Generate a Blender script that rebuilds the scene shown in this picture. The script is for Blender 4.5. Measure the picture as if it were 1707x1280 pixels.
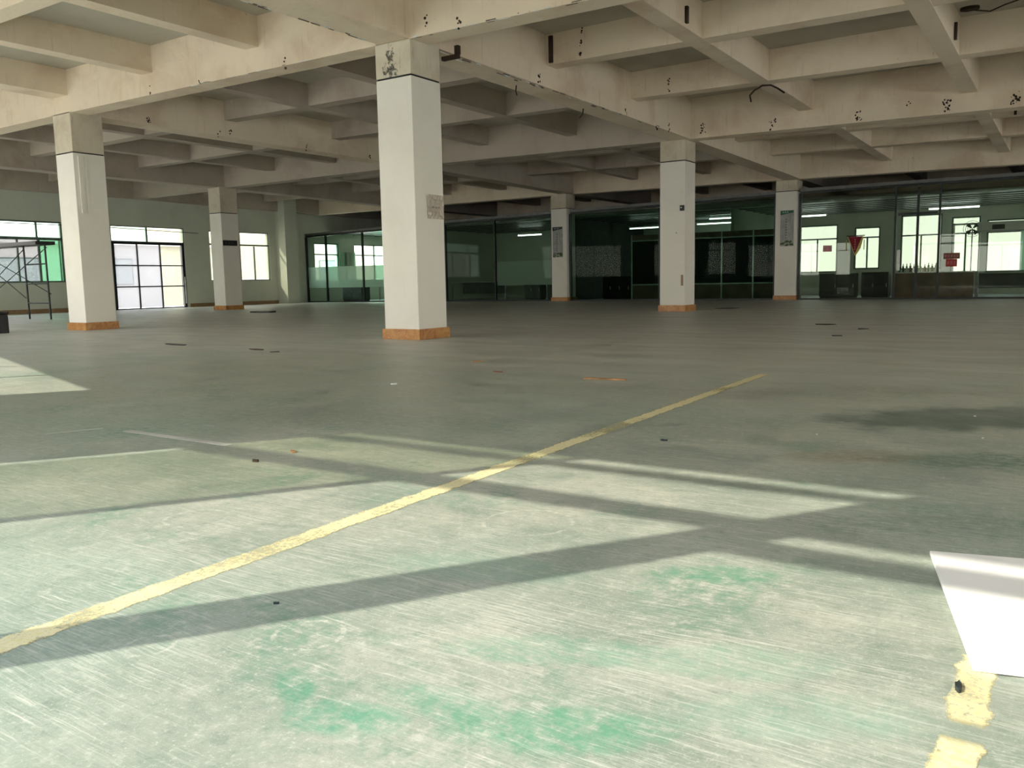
import bpy, bmesh, math, random
from mathutils import Vector, Matrix
random.seed(7)
PI = math.pi
D = bpy.data
C = bpy.context.scene.collection
for o in list(D.objects): D.objects.remove(o)

# ---------------------------------------------------------------- camera, world, sun, exposure
F_PX, YAW, PITCH, ROLL, CAM_H = 1415.98, 0.5875027, 0.1203346, -0.0191407, 0.75
cam_d = D.cameras.new('camera'); cam = D.objects.new('camera', cam_d); C.objects.link(cam)
cam_d.sensor_fit = 'HORIZONTAL'; cam_d.sensor_width = 36.0; cam_d.lens = F_PX * 36.0 / 1707.0
cam_d.clip_start = 0.05; cam_d.clip_end = 500
fw = Vector((-math.sin(YAW)*math.cos(PITCH), math.cos(YAW)*math.cos(PITCH), -math.sin(PITCH)))
r0 = Vector((math.cos(YAW), math.sin(YAW), 0)); u0 = r0.cross(fw)
rt = r0*math.cos(ROLL) + u0*math.sin(ROLL); up = -r0*math.sin(ROLL) + u0*math.cos(ROLL)
cam.matrix_world = Matrix(((rt.x, up.x, -fw.x, 0), (rt.y, up.y, -fw.y, 0), (rt.z, up.z, -fw.z, CAM_H), (0, 0, 0, 1)))
scn = bpy.context.scene; scn.camera = cam
vs = scn.view_settings; vs.view_transform = 'Standard'; vs.look = 'None'; vs.gamma = 1; vs.use_curve_mapping = False
vs.exposure = 0.38
SKY = 6.6; SUN = 5.6
w = D.worlds.new('hazy_sky'); scn.world = w; w.use_nodes = True
wn = w.node_tree; wn.nodes.clear()
wo = wn.nodes.new('ShaderNodeOutputWorld'); wb = wn.nodes.new('ShaderNodeBackground')
tc = wn.nodes.new('ShaderNodeTexCoord'); sx = wn.nodes.new('ShaderNodeSeparateXYZ'); cr = wn.nodes.new('ShaderNodeValToRGB')
wn.links.new(tc.outputs['Generated'], sx.inputs[0]); wn.links.new(sx.outputs['Z'], cr.inputs[0])
cr.color_ramp.elements[0].position = 0.0; cr.color_ramp.elements[0].color = (1.0, 0.945, 0.86, 1)
cr.color_ramp.elements[1].position = 0.7; cr.color_ramp.elements[1].color = (0.74, 0.82, 1.0, 1)
wn.links.new(cr.outputs[0], wb.inputs[0]); wb.inputs[1].default_value = SKY
wn.links.new(wb.outputs[0], wo.inputs[0])
SUN_AZ, SUN_EL = math.radians(34), math.radians(34.4)
sdir = Vector((math.sin(SUN_AZ)*math.cos(SUN_EL), math.cos(SUN_AZ)*math.cos(SUN_EL), -math.sin(SUN_EL)))
sl = D.lights.new('sun', 'SUN'); sl.energy = SUN; sl.color = (1.0, 0.94, 0.82); sl.angle = math.radians(0.55)
so = D.objects.new('sun', sl); C.objects.link(so); so.rotation_euler = sdir.to_track_quat('-Z', 'Y').to_euler(); so.location = (-20, -30, 25)

# ---------------------------------------------------------------- materials
def mat(name):
    m = D.materials.new(name); m.use_nodes = True
    nt = m.node_tree; nt.nodes.clear()
    out = nt.nodes.new('ShaderNodeOutputMaterial')
    return m, nt, out
class N:
    """tiny node builder"""
    def __init__(s, nt): s.nt = nt
    def n(s, t, **kw):
        x = s.nt.nodes.new(t)
        for k, v in kw.items(): setattr(x, k, v)
        return x
    def lk(s, a, b): s.nt.links.new(a, b)
    def val(s, sock, v):
        if hasattr(v, 'is_linked') or isinstance(v, bpy.types.NodeSocket): s.lk(v, sock)
        else: sock.default_value = v
    def math(s, op, a, b=0.0, c=None, clamp=False):
        x = s.n('ShaderNodeMath', operation=op, use_clamp=clamp)
        s.val(x.inputs[0], a); s.val(x.inputs[1], b)
        if c is not None: s.val(x.inputs[2], c)
        return x.outputs[0]
    def pos(s): return s.n('ShaderNodeNewGeometry').outputs['Position']
    def mapping(s, v, scale=(1, 1, 1), rot=(0, 0, 0), loc=(0, 0, 0)):
        x = s.n('ShaderNodeMapping'); s.lk(v, x.inputs[0]); x.inputs['Scale'].default_value = scale
        x.inputs['Rotation'].default_value = rot; x.inputs['Location'].default_value = loc; return x.outputs[0]
    def noise(s, v, scale, detail=4, rough=0.55, dist=0.0):
        x = s.n('ShaderNodeTexNoise'); s.lk(v, x.inputs['Vector']); x.inputs['Scale'].default_value = scale
        x.inputs['Detail'].default_value = detail; x.inputs['Roughness'].default_value = rough; x.inputs['Distortion'].default_value = dist
        return x.outputs['Fac']
    def ramp(s, f, lo, hi, a=0.0, b=1.0):
        x = s.n('ShaderNodeMapRange', interpolation_type='SMOOTHSTEP'); s.val(x.inputs[0], f)
        x.inputs[1].default_value = lo; x.inputs[2].default_value = hi; x.inputs[3].default_value = a; x.inputs[4].default_value = b
        return x.outputs[0]
    def mix(s, f, a, b):
        x = s.n('ShaderNodeMix', data_type='RGBA'); s.val(x.inputs[0], f)
        for k, v in ((6, a), (7, b)):
            if isinstance(v, tuple): x.inputs[k].default_value = (*v, 1) if len(v) == 3 else v
            else: s.lk(v, x.inputs[k])
        return x.outputs[2]
    def bsdf(s, col, rough=0.6, metal=0.0, spec=0.5, bump=None, bstr=0.1, bdist=0.01, **kw):
        x = s.n('ShaderNodeBsdfPrincipled')
        if isinstance(col, tuple): x.inputs['Base Color'].default_value = (*col, 1)
        else: s.lk(col, x.inputs['Base Color'])
        s.val(x.inputs['Roughness'], rough); x.inputs['Metallic'].default_value = metal
        x.inputs['Specular IOR Level'].default_value = spec
        if bump is not None:
            b = s.n('ShaderNodeBump'); s.lk(bump, b.inputs['Height']); b.inputs['Strength'].default_value = bstr; b.inputs['Distance'].default_value = bdist
            s.lk(b.outputs[0], x.inputs['Normal'])
        return x.outputs[0]

def simple(name, col, rough=0.6, metal=0.0, spec=0.5, var=0.12, scale=6.0):
    m, nt, out = mat(name); k = N(nt); p = k.pos()
    f = k.noise(p, scale, 4)
    d = tuple(c*(1-var*1.6) for c in col); l = tuple(min(1, c*(1+var)) for c in col)
    k.lk(k.bsdf(k.mix(k.ramp(f, .3, .7), d, l), rough, metal, spec, bump=k.noise(p, scale*8, 2), bstr=.05), out.inputs[0])
    return m

def plaster(name, base, stain, stain_amt=0.5, patch=(0.78, 0.74, 0.62), dirt=0.25, scale=1.0):
    m, nt, out = mat(name); k = N(nt); p = k.pos()
    f1 = k.noise(p, 0.9*scale, 5, .6, .4); f2 = k.noise(k.mapping(p, (1, 1, 3.0)), 2.3*scale, 5, .65, .8); f3 = k.noise(p, 9*scale, 6, .7)
    c = k.mix(k.math('MULTIPLY', k.ramp(f1, .42, .72), stain_amt), base, stain)
    c = k.mix(k.math('MULTIPLY', k.ramp(f2, .55, .75), .5), c, patch)
    drip = k.noise(k.mapping(p, (9, 9, .7)), 1.6*scale, 4, .6)
    c = k.mix(k.math('MULTIPLY', k.ramp(drip, .58, .8), dirt), c, tuple(x*.45 for x in stain))
    c = k.mix(k.math('MULTIPLY', k.ramp(f3, .66, .74), dirt*1.6), c, (0.16, 0.13, 0.10))
    k.lk(k.bsdf(c, .85, spec=.25, bump=k.noise(p, 14, 6, .7), bstr=.25, bdist=.01), out.inputs[0])
    return m

M = {}
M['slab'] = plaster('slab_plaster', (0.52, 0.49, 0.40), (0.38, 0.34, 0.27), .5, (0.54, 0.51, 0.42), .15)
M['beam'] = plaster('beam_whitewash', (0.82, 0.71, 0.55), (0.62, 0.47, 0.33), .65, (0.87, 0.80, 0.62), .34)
M['beam_shade_mid'] = plaster('beam_whitewash_shade_mid', (0.50, 0.44, 0.36), (0.34, 0.27, 0.22), .6, (0.54, 0.48, 0.40), .25)  # same whitewash, the shade of the rear left bays put into its colour
M['beam_shade_dark'] = plaster('beam_whitewash_shade_dark', (0.40, 0.35, 0.30), (0.26, 0.21, 0.18), .6, (0.42, 0.38, 0.32), .2)  # same whitewash, the deeper shade above the offices put into its colour
M['col_old'] = plaster('column_old_whitewash', (0.66, 0.60, 0.47), (0.50, 0.42, 0.30), .6, (0.74, 0.69, 0.55), .55, 2.5)
M['col'] = plaster('column_paint', (0.86, 0.84, 0.755), (0.74, 0.69, 0.61), .35, (0.88, 0.855, 0.80), .05, 1.2)
M['wall'] = plaster('wall_paint', (0.60, 0.63, 0.53), (0.48, 0.50, 0.41), .4, (0.66, 0.68, 0.58), .15)
M['wallp'] = plaster('exterior_render', (0.62, 0.60, 0.56), (0.45, 0.44, 0.42), .5, (0.66, 0.64, 0.6), .3, .4)
M['wallc'] = plaster('exterior_render_cream', (0.78, 0.72, 0.58), (0.65, 0.58, 0.46), .4, (0.8, 0.76, 0.64), .2, .4)
M['black'] = simple('black_paint', (0.012, 0.012, 0.013), .45)
M['dkframe'] = simple('dark_bronze_frame', (0.018, 0.025, 0.024), .4, .3)
M['greenframe'] = simple('green_grey_window_frame', (0.10, 0.15, 0.12), .5)
M['extpane'] = simple('far_window_pane', (0.38, 0.44, 0.42), .3)
M['headrail'] = simple('grey_header_rail', (0.16, 0.165, 0.16), .45, .3)
M['alu'] = simple('aluminium', (0.45, 0.46, 0.45), .35, .7)
M['white'] = simple('white_plastic', (0.75, 0.75, 0.72), .5, var=.03)
M['board'] = simple('white_board', (0.90, 0.89, 0.86), .35, var=.015)
M['rust'] = simple('rusty_iron', (0.05, 0.028, 0.018), .8, .2)
M['brown'] = simple('brown_laminate', (0.16, 0.085, 0.05), .4, var=.25, scale=3)
M['dkglass'] = simple('smoked_cubicle_panel', (0.010, 0.012, 0.012), .35, spec=.2)
M['cubpanel'] = simple('grey_fabric_panel', (0.10, 0.11, 0.10), .9)
M['officeceil'] = simple('office_ceiling_strip', (0.34, 0.38, 0.34), .35, .2)
M['red'] = simple('dark_red_velvet', (0.22, 0.005, 0.018), .8)
M['gold'] = simple('gold_fringe', (0.62, 0.55, 0.16), .7, var=.3, scale=60)
M['pinktext'] = simple('pink_gold_lettering', (0.55, 0.25, 0.25), .6)
M['signred'] = simple('sign_red', (0.42, 0.03, 0.02), .5)
M['signmaroon'] = simple('sign_maroon', (0.20, 0.06, 0.04), .5)
M['paper'] = simple('paper', (0.62, 0.60, 0.56), .7, var=.08, scale=20)
M['ink'] = simple('dark_ink', (0.02, 0.03, 0.03), .6)
M['inkgreen'] = simple('poster_green', (0.012, 0.11, 0.05), .5)
M['leafgreen'] = simple('poster_plant_green', (0.06, 0.12, 0.03), .6, var=.5, scale=40)
M['grn'] = simple('scaffold_green_paint', (0.010, 0.022, 0.018), .5)
M['tape'] = simple('grey_tape', (0.52, 0.52, 0.48), .6)
M['wood'] = simple('orange_wood', (0.42, 0.22, 0.09), .6, var=.3, scale=10)
M['leaf'] = simple('dead_leaf', (0.06, 0.04, 0.02), .8, var=.4, scale=30)
M['sheetfab'] = simple('curtain_cloth', (0.52, 0.58, 0.52), .85, var=.1, scale=3)
M['ext_ground'] = simple('outdoor_concrete', (0.76, 0.71, 0.62), .9)
M['pinkpaper'] = simple('pink_paper', (0.62, 0.30, 0.32), .7)
M['desk'] = simple('desk_top_grey', (0.36, 0.37, 0.35), .4)
M['yellowbrown'] = simple('kerb_tile_dim', (0.30, 0.19, 0.09), .4)

def tile_mat():
    m, nt, out = mat('orange_marble_tile'); k = N(nt); p = k.pos()
    a = k.ramp(k.noise(p, 5, 6, .7, 1.5), .3, .7); b = k.ramp(k.noise(k.mapping(p, (1, 1, 4)), 9, 6, .7, 2), .5, .75)
    c = k.mix(a, (0.38, 0.13, 0.03), (0.58, 0.30, 0.08)); c = k.mix(b, c, (0.66, 0.45, 0.20))
    k.lk(k.bsdf(c, .35), out.inputs[0]); return m
M['tile'] = tile_mat()

def glass(name, tint, refl=1.0, rough=0.0, base=0.04, gc=0.9):
    m, nt, out = mat(name); k = N(nt)
    t = k.n('ShaderNodeBsdfTransparent'); t.inputs[0].default_value = (*tint, 1)
    g = k.n('ShaderNodeBsdfGlossy'); g.inputs['Roughness'].default_value = rough; g.inputs[0].default_value = (gc, gc*1.05, gc, 1)
    fr = k.n('ShaderNodeFresnel'); ge = k.n('ShaderNodeNewGeometry'); k.lk(k.math('MULTIPLY_ADD', ge.outputs['Backfacing'], 1/1.5-1.5, 1.5), fr.inputs[0])
    f = k.math('ADD', k.math('MULTIPLY', fr.outputs[0], refl), base - 0.04*refl, clamp=True)
    mx = k.n('ShaderNodeMixShader'); k.lk(f, mx.inputs[0]); k.lk(t.outputs[0], mx.inputs[1]); k.lk(g.outputs[0], mx.inputs[2])
    k.lk(mx.outputs[0], out.inputs[0]); return m
M['clear'] = glass('clear_window_glass', (0.965, 0.965, 0.955))
M['hazyglass'] = glass('dusty_window_glass', (0.66, 0.68, 0.58))
M['greenglass'] = glass('green_window_glass', (0.32, 0.50, 0.38))
M['greyglass'] = glass('dusty_grey_window_glass', (0.47, 0.47, 0.47))
M['transom'] = glass('green_tinted_transom_glass', (0.55, 0.64, 0.59))
M['creamglass'] = glass('dusty_cream_window_glass', (0.60, 0.60, 0.54))
M['palegreenglass'] = glass('pale_green_window_glass', (0.80, 0.97, 0.88))
M['office'] = glass('office_glass', (0.82, 0.90, 0.85), 1.0, .01, .05, .14)
M['office_dark'] = glass('dark_office_glass', (0.58, 0.68, 0.61), 1.0, .01, .05, .05)
M['rearglass'] = glass('sunlit_hazy_rear_glass', (0.43, 0.455, 0.425))
M['office_grey'] = glass('office_glass_grey', (0.78, 0.82, 0.78), .6, .01, .02)

def frosted(name, tint, op):
    m, nt, out = mat(name); k = N(nt)
    t = k.n('ShaderNodeBsdfTransparent'); t.inputs[0].default_value = (*tint, 1)
    tr = k.n('ShaderNodeBsdfTranslucent'); tr.inputs[0].default_value = (*tint, 1)
    df = k.n('ShaderNodeBsdfDiffuse'); df.inputs[0].default_value = (*tint, 1)
    a = k.n('ShaderNodeMixShader'); a.inputs[0].default_value = .35; k.lk(tr.outputs[0], a.inputs[1]); k.lk(df.outputs[0], a.inputs[2])
    b = k.n('ShaderNodeMixShader'); b.inputs[0].default_value = op; k.lk(t.outputs[0], b.inputs[1]); k.lk(a.outputs[0], b.inputs[2])
    k.lk(b.outputs[0], out.inputs[0]); return m
M['film'] = frosted('frosted_film', (0.88, 0.95, 0.89), .7)
M['doorpane'] = frosted('ribbed_frosted_pane', (0.50, 0.50, 0.505), .28)
M['plasticbag'] = frosted('clear_plastic_sleeve', (0.80, 0.76, 0.70), .35)

def emis(name, col, s):
    m, nt, out = mat(name); k = N(nt); e = k.n('ShaderNodeEmission'); e.inputs[0].default_value = (*col, 1); e.inputs[1].default_value = s
    k.lk(e.outputs[0], out.inputs[0]); return m
M['tube'] = emis('lit_fluorescent_tube', (0.92, 1.0, 0.95), 9.0)

def yellow_mat(name, x_at_0, slope, half, y_break=None):
    """paint film whose ragged edge and wear follow the painted line"""
    m, nt, out = mat(name); k = N(nt); p = k.pos()
    sep = k.n('ShaderNodeSeparateXYZ'); k.lk(p, sep.inputs[0])
    d = k.math('ABSOLUTE', k.math('SUBTRACT', sep.outputs[0], k.math('MULTIPLY_ADD', sep.outputs[1], slope, x_at_0)))
    n1 = k.noise(p, 16, 6, .75); n2 = k.noise(p, 2.2, 4, .6); n3 = k.noise(p, 70, 4, .7)
    e = k.math('ADD', k.math('DIVIDE', d, half), k.math('MULTIPLY', k.math('SUBTRACT', n1, .5), 1.5))
    cov = k.ramp(e, .78, 1.02, 1.0, 0.0)
    wear = k.ramp(k.math('ADD', k.math('MULTIPLY', n2, .75), k.math('MULTIPLY', n3, .45)), .62, .76, 1.0, .2)
    cov = k.math('MULTIPLY', cov, wear)
    if y_break: cov = k.math('MULTIPLY', cov, k.ramp(k.math('ABSOLUTE', k.math('SUBTRACT', sep.outputs[1], y_break)), .02, .05))
    b = k.bsdf(k.mix(k.ramp(n3, .35, .65), (0.66, 0.58, 0.30), (0.74, 0.70, 0.46)), .6, spec=.3)
    t = k.n('ShaderNodeBsdfTransparent'); mx = k.n('ShaderNodeMixShader'); k.lk(cov, mx.inputs[0]); k.lk(t.outputs[0], mx.inputs[1]); k.lk(b, mx.inputs[2])
    k.lk(mx.outputs[0], out.inputs[0]); return m
M['yellow'] = yellow_mat('worn_yellow_paint', -1.858, -.0206, .043); M['yellow2'] = yellow_mat('worn_yellow_paint_patchy', -.123, 0, .034, 1.50)


def floor_mat():
    m, nt, out = mat('worn_green_epoxy_floor'); k = N(nt); p = k.pos()
    warp = k.n('ShaderNodeTexNoise'); k.lk(p, warp.inputs['Vector']); warp.inputs['Scale'].default_value = 1.3; warp.inputs['Detail'].default_value = 5
    wv = k.n('ShaderNodeVectorMath', operation='MULTIPLY_ADD'); k.lk(warp.outputs['Color'], wv.inputs[0]); wv.inputs[1].default_value = (.6, .6, 0); k.lk(p, wv.inputs[2])
    q = wv.outputs[0]
    big = k.noise(q, .55, 4, .55); mid = k.noise(q, 2.2, 6, .62); fine = k.noise(p, 22, 6, .75); vfine = k.noise(p, 90, 4, .7)
    c = k.mix(k.ramp(mid, .34, .66), (0.235, 0.285, 0.23), (0.385, 0.39, 0.325))
    c = k.mix(k.math('MULTIPLY', k.ramp(big, .45, .66), .6), c, (0.235, 0.33, 0.26))
    warp2 = k.n('ShaderNodeVectorMath', operation='MULTIPLY_ADD'); k.lk(warp.outputs['Color'], warp2.inputs[0]); warp2.inputs[1].default_value = (.10, .10, 0); k.lk(p, warp2.inputs[2])
    q2 = warp2.outputs[0]
    grit = k.noise(p, 260, 3, .7)
    c = k.mix(k.math('MULTIPLY', k.ramp(fine, .50, .70), .5), c, (0.52, 0.54, 0.46))
    c = k.mix(k.math('MULTIPLY', k.ramp(fine, .48, .32), .6), c, (0.16, 0.22, 0.175))
    c = k.mix(k.math('MULTIPLY', k.ramp(vfine, .54, .72), .45), c, (0.66, 0.66, 0.57))
    c = k.mix(k.math('MULTIPLY', k.ramp(vfine, .46, .32), .35), c, (0.20, 0.235, 0.20))
    c = k.mix(k.math('MULTIPLY', k.ramp(grit, .58, .70), .4), c, (0.70, 0.70, 0.62))
    # sanding marks: bundles of fine strokes in several directions
    for ang, sc, amt, st_ in ((.5, 5.0, .55, 30), (-.7, 4.0, .45, 36), (1.9, 4.5, .45, 30), (.05, 3.2, .4, 40), (.9, 9.0, .5, 22)):
        sk = k.noise(k.mapping(q2, (1.0, st_, 1.0), (0, 0, ang)), sc, 4, .65)
        msk = k.noise(k.mapping(p, loc=(ang*7, 3, 0)), 1.7, 3)
        c = k.mix(k.math('MULTIPLY', k.math('MULTIPLY', k.ramp(sk, .54, .68), k.ramp(msk, .42, .58)), amt), c, (0.64, 0.64, 0.56))
        c = k.mix(k.math('MULTIPLY', k.math('MULTIPLY', k.ramp(sk, .44, .32), k.ramp(msk, .42, .58)), amt*.8), c, (0.19, 0.235, 0.195))
    # scattered remnants of the green coating
    rem = k.noise(k.mapping(q, loc=(4.1, 2.3, 0)), 1.5, 5, .6)
    c = k.mix(k.math('MULTIPLY', k.math('MULTIPLY', k.ramp(rem, .53, .66), k.ramp(fine, .62, .38)), .6), c, (0.13, 0.27, 0.185))
    sep = k.n('ShaderNodeSeparateXYZ'); k.lk(p, sep.inputs[0]); X, Y = sep.outputs[0], sep.outputs[1]
    def ell(cx, cy, rx, ry, rot, soft=.35, wob=.9, ns=4.0):
        dx = k.math('SUBTRACT', X, cx); dy = k.math('SUBTRACT', Y, cy); ca, sa = math.cos(rot), math.sin(rot)
        a = k.math('ADD', k.math('MULTIPLY', dx, ca/rx), k.math('MULTIPLY', dy, sa/rx))
        b = k.math('ADD', k.math('MULTIPLY', dx, -sa/ry), k.math('MULTIPLY', dy, ca/ry))
        r = k.math('SQRT', k.math('ADD', k.math('MULTIPLY', a, a), k.math('MULTIPLY', b, b)))
        r = k.math('ADD', r, k.math('MULTIPLY', k.math('SUBTRACT', k.noise(p, ns, 5, .65), .5), wob*2))
        return k.ramp(r, 1+soft, 1-soft)
    brk = k.ramp(k.math('ADD', k.math('MULTIPLY', fine, .6), k.math('MULTIPLY', k.noise(k.mapping(q, (1, 9, 1), (0, 0, .5)), 5, 5, .7), .5)), .46, .66, 1.0, .25)
    # stains: (x, y, rx, ry, rot, colour, strength)
    V = -YAW
    for (cx, cy, rx, ry, rot, col, amt) in (
        (-.42, 4.95, .72, .36, V*-1, (0.035, 0.085, 0.060), .92), (-1.15, 5.75, .8, .30, -V, (0.13, 0.15, 0.09), .6),
        (-.30, 3.83, .32, .16, -V, (0.05, 0.13, 0.085), .8), (-.74, 3.68, .28, .13, -V, (0.26, 0.20, 0.12), .75),
        (-.1, 6.2, .5, .2, -V, (0.12, 0.15, 0.10), .5),
        (-1.19, 1.03, .035, .075, .9, (0.06, 0.27, 0.16), .8), (-1.04, .99, .10, .06, .4, (0.09, 0.32, 0.20), .8),
        (-.68, 1.17, .17, .07, .5, (0.09, 0.33, 0.19), .75), (-.93, 1.13, .10, .05, .2, (0.12, 0.33, 0.21), .6),
        (-.86, 1.42, .22, .06, .5, (0.12, 0.32, 0.21), .6), (-.74, 2.02, .13, .06, .5, (0.10, 0.30, 0.18), .7),
        (-.55, 1.55, .2, .08, .5, (0.20, 0.40, 0.28), .5), (-.35, 1.42, .2, .08, .5, (0.20, 0.38, 0.28), .5),
        (-1.3, 1.75, .25, .10, .3, (0.20, 0.38, 0.28), .4), (-3.6, 3.4, .8, .3, .3, (0.16, 0.20, 0.16), .5),
        (-.35, 2.75, .4, .12, .5, (0.10, 0.17, 0.12), .5), (-2.6, 5.2, 1.1, .35, .3, (0.17, 0.19, 0.15), .45)):
        c = k.mix(k.math('MULTIPLY', ell(cx, cy, rx, ry, rot), amt if amt > .85 else k.math('MULTIPLY', brk, amt*.78)), c, col)
    # round scuff rings
    for (cx, cy, r) in ((-1.35, 1.215, .075), (-2.37, 1.68, .10), (-1.40, 2.18, .14), (-1.6, 1.0, .05), (-1.5, 3.9, .2)):
        dx = k.math('SUBTRACT', X, cx); dy = k.math('SUBTRACT', Y, cy)
        d = k.math('SQRT', k.math('ADD', k.math('MULTIPLY', dx, dx), k.math('MULTIPLY', dy, dy)))
        ring = k.math('ABSOLUTE', k.math('SUBTRACT', d, r))
        c = k.mix(k.math('MULTIPLY', k.math('MULTIPLY', k.ramp(ring, .008, .003), k.ramp(fine, .42, .6)), .4), c, (0.66, 0.66, 0.56))
        ring2 = k.math('ABSOLUTE', k.math('SUBTRACT', d, r*.86))
        c = k.mix(k.math('MULTIPLY', k.ramp(ring2, .006, .002), .15), c, (0.22, 0.28, 0.24))
    far_pale = k.ramp(k.math('ADD', Y, k.math('MULTIPLY', k.noise(k.mapping(q, (1, 1, 1)), .5, 4), 4.0)), 5.0, 11.0)  # blend towards pale grey, growing with distance from the front wall
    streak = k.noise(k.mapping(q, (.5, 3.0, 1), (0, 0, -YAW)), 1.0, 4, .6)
    c = k.mix(k.math('MULTIPLY', far_pale, k.ramp(streak, .3, .7, .45, .85)), c, (0.70, 0.69, 0.65))
    rough = k.ramp(mid, .3, .7, .34, .58)
    bmp = k.math('ADD', k.math('MULTIPLY', fine, .6), k.math('MULTIPLY', vfine, .3))
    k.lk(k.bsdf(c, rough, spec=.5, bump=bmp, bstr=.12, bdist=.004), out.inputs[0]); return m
M['floor'] = floor_mat()

def stained_cap():
    m, nt, out = mat('column_head_with_black_stain'); k = N(nt); p = k.pos()
    sep = k.n('ShaderNodeSeparateXYZ'); k.lk(p, sep.inputs[0])
    f3 = k.noise(p, 22, 6, .75); f1 = k.noise(p, 3, 5, .6)
    c = k.mix(k.math('MULTIPLY', k.ramp(f1, .4, .7), .6), (0.70, 0.65, 0.52), (0.55, 0.48, 0.36))
    drip = k.noise(k.mapping(p, (16, 16, 1.5)), 1.6, 4, .6)
    c = k.mix(k.math('MULTIPLY', k.ramp(drip, .55, .75), .45), c, (0.38, 0.33, 0.25))
    for (cx, cz, rx, rz) in ((-7.62, 3.66, .07, .13), (-7.60, 3.5, .10, .12), (-7.72, 3.50, .04, .05)):
        a = k.math('DIVIDE', k.math('SUBTRACT', sep.outputs[0], cx), rx); b = k.math('DIVIDE', k.math('SUBTRACT', sep.outputs[2], cz), rz)
        r = k.math('ADD', k.math('SQRT', k.math('ADD', k.math('MULTIPLY', a, a), k.math('MULTIPLY', b, b))), k.math('MULTIPLY', k.math('SUBTRACT', f3, .45), 6))
        c = k.mix(k.ramp(r, 1.3, .6, 0, .85), c, (0.05, 0.05, 0.04))
    k.lk(k.bsdf(c, .85, spec=.2, bump=f3, bstr=.3, bdist=.01), out.inputs[0]); return m
M['cap_stain'] = stained_cap()

# ---------------------------------------------------------------- geometry helpers
def link(o, parent=None):
    C.objects.link(o)
    if parent is not None: o.parent = parent
    return o
class MB:
    def __init__(s): s.v = []; s.f = []
    def hexa(s, p):   # 8 points: bottom 4 ccw, top 4 ccw
        b = len(s.v); s.v += [tuple(q) for q in p]
        for f in ((0, 3, 2, 1), (4, 5, 6, 7), (0, 1, 5, 4), (1, 2, 6, 5), (2, 3, 7, 6), (3, 0, 4, 7)): s.f.append(tuple(b+i for i in f))
        return s
    def box(s, x0, x1, y0, y1, z0, z1):
        x0, x1 = sorted((x0, x1)); y0, y1 = sorted((y0, y1)); z0, z1 = sorted((z0, z1))
        return s.hexa([(x0, y0, z0), (x1, y0, z0), (x1, y1, z0), (x0, y1, z0), (x0, y0, z1), (x1, y0, z1), (x1, y1, z1), (x0, y1, z1)])
    def tube(s, pts, r, n=8):
        pts = [Vector(p) for p in pts]; rings = []
        for i, p in enumerate(pts):
            d = (pts[min(i+1, len(pts)-1)] - pts[max(i-1, 0)]).normalized()
            a = d.orthogonal().normalized(); b_ = d.cross(a); base = len(s.v)
            if rings:
                # keep frame stable
                a = (la - d*la.dot(d)).normalized(); b_ = d.cross(a)
            la = a
            for k in range(n):
                t = 2*PI*k/n; q = p + (a*math.cos(t) + b_*math.sin(t))*r; s.v.append(tuple(q))
            rings.append(base)
        for i in range(len(rings)-1):
            for k in range(n): s.f.append((rings[i]+k, rings[i]+(k+1) % n, rings[i+1]+(k+1) % n, rings[i+1]+k))
        s.f.append(tuple(rings[0]+k for k in reversed(range(n)))); s.f.append(tuple(rings[-1]+k for k in range(n)))
        return s
    def prism(s, poly, z0, z1):  # poly list of (x,y) ccw
        b = len(s.v); n = len(poly)
        s.v += [(x, y, z0) for x, y in poly] + [(x, y, z1) for x, y in poly]
        s.f.append(tuple(b+i for i in reversed(range(n)))); s.f.append(tuple(b+n+i for i in range(n)))
        for i in range(n): s.f.append((b+i, b+(i+1) % n, b+n+(i+1) % n, b+n+i))
        return s
    def mesh(s, name, m):
        me = D.meshes.new(name); me.from_pydata(s.v, [], s.f); me.update(); me.materials.append(m); return me
    def build(s, name, m, parent=None, bevel=0, smooth=False):
        me = s.mesh(name, m)
        if smooth:
            for p in me.polygons: p.use_smooth = True
        o = D.objects.new(name, me); link(o, parent)
        if bevel:
            b = o.modifiers.new('bevel', 'BEVEL'); b.width = bevel; b.segments = 2; b.limit_method = 'ANGLE'
        return o
def box(name, m, parent, x0, x1, y0, y1, z0, z1, bevel=0): return MB().box(x0, x1, y0, y1, z0, z1).build(name, m, parent, bevel)
def tag(o, label, cat, group=None, kind=None):
    o['label'] = label; o['category'] = cat
    if group: o['group'] = group
    if kind: o['kind'] = kind
    return o
def empty(name, loc=(0, 0, 0), rz=0):
    o = D.objects.new(name, None); o.location = loc; o.rotation_euler = (0, 0, rz); o.empty_display_size = .2; return link(o)
def thing(name, label, cat, loc=(0, 0, 0), rz=0, group=None): return tag(empty(name, loc, rz), label, cat, group)
def struct(o, label=None):
    o['kind'] = 'structure'
    if label: o['label'] = label
    return o
def relabel(o, l): o['label'] = l; return o

# ---------------------------------------------------------------- floor
XW, XE, YF, YB = -28.3, 9.0, -0.5, 34.0
PLAN = [(-5.57, YF-.06), (XE+.2, YF-.06), (XE+.2, YB+.24), (XW-.24, YB+.24), (XW-.24, 6.8)]
def yfront(x): return YF if x > -5.6 else YF+.3229*(-5.6-x)
fl = struct(MB().prism(PLAN, -.2, 0).build('floor', M['floor']), 'worn grey-green epoxy concrete floor with scuffs and stains')

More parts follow.
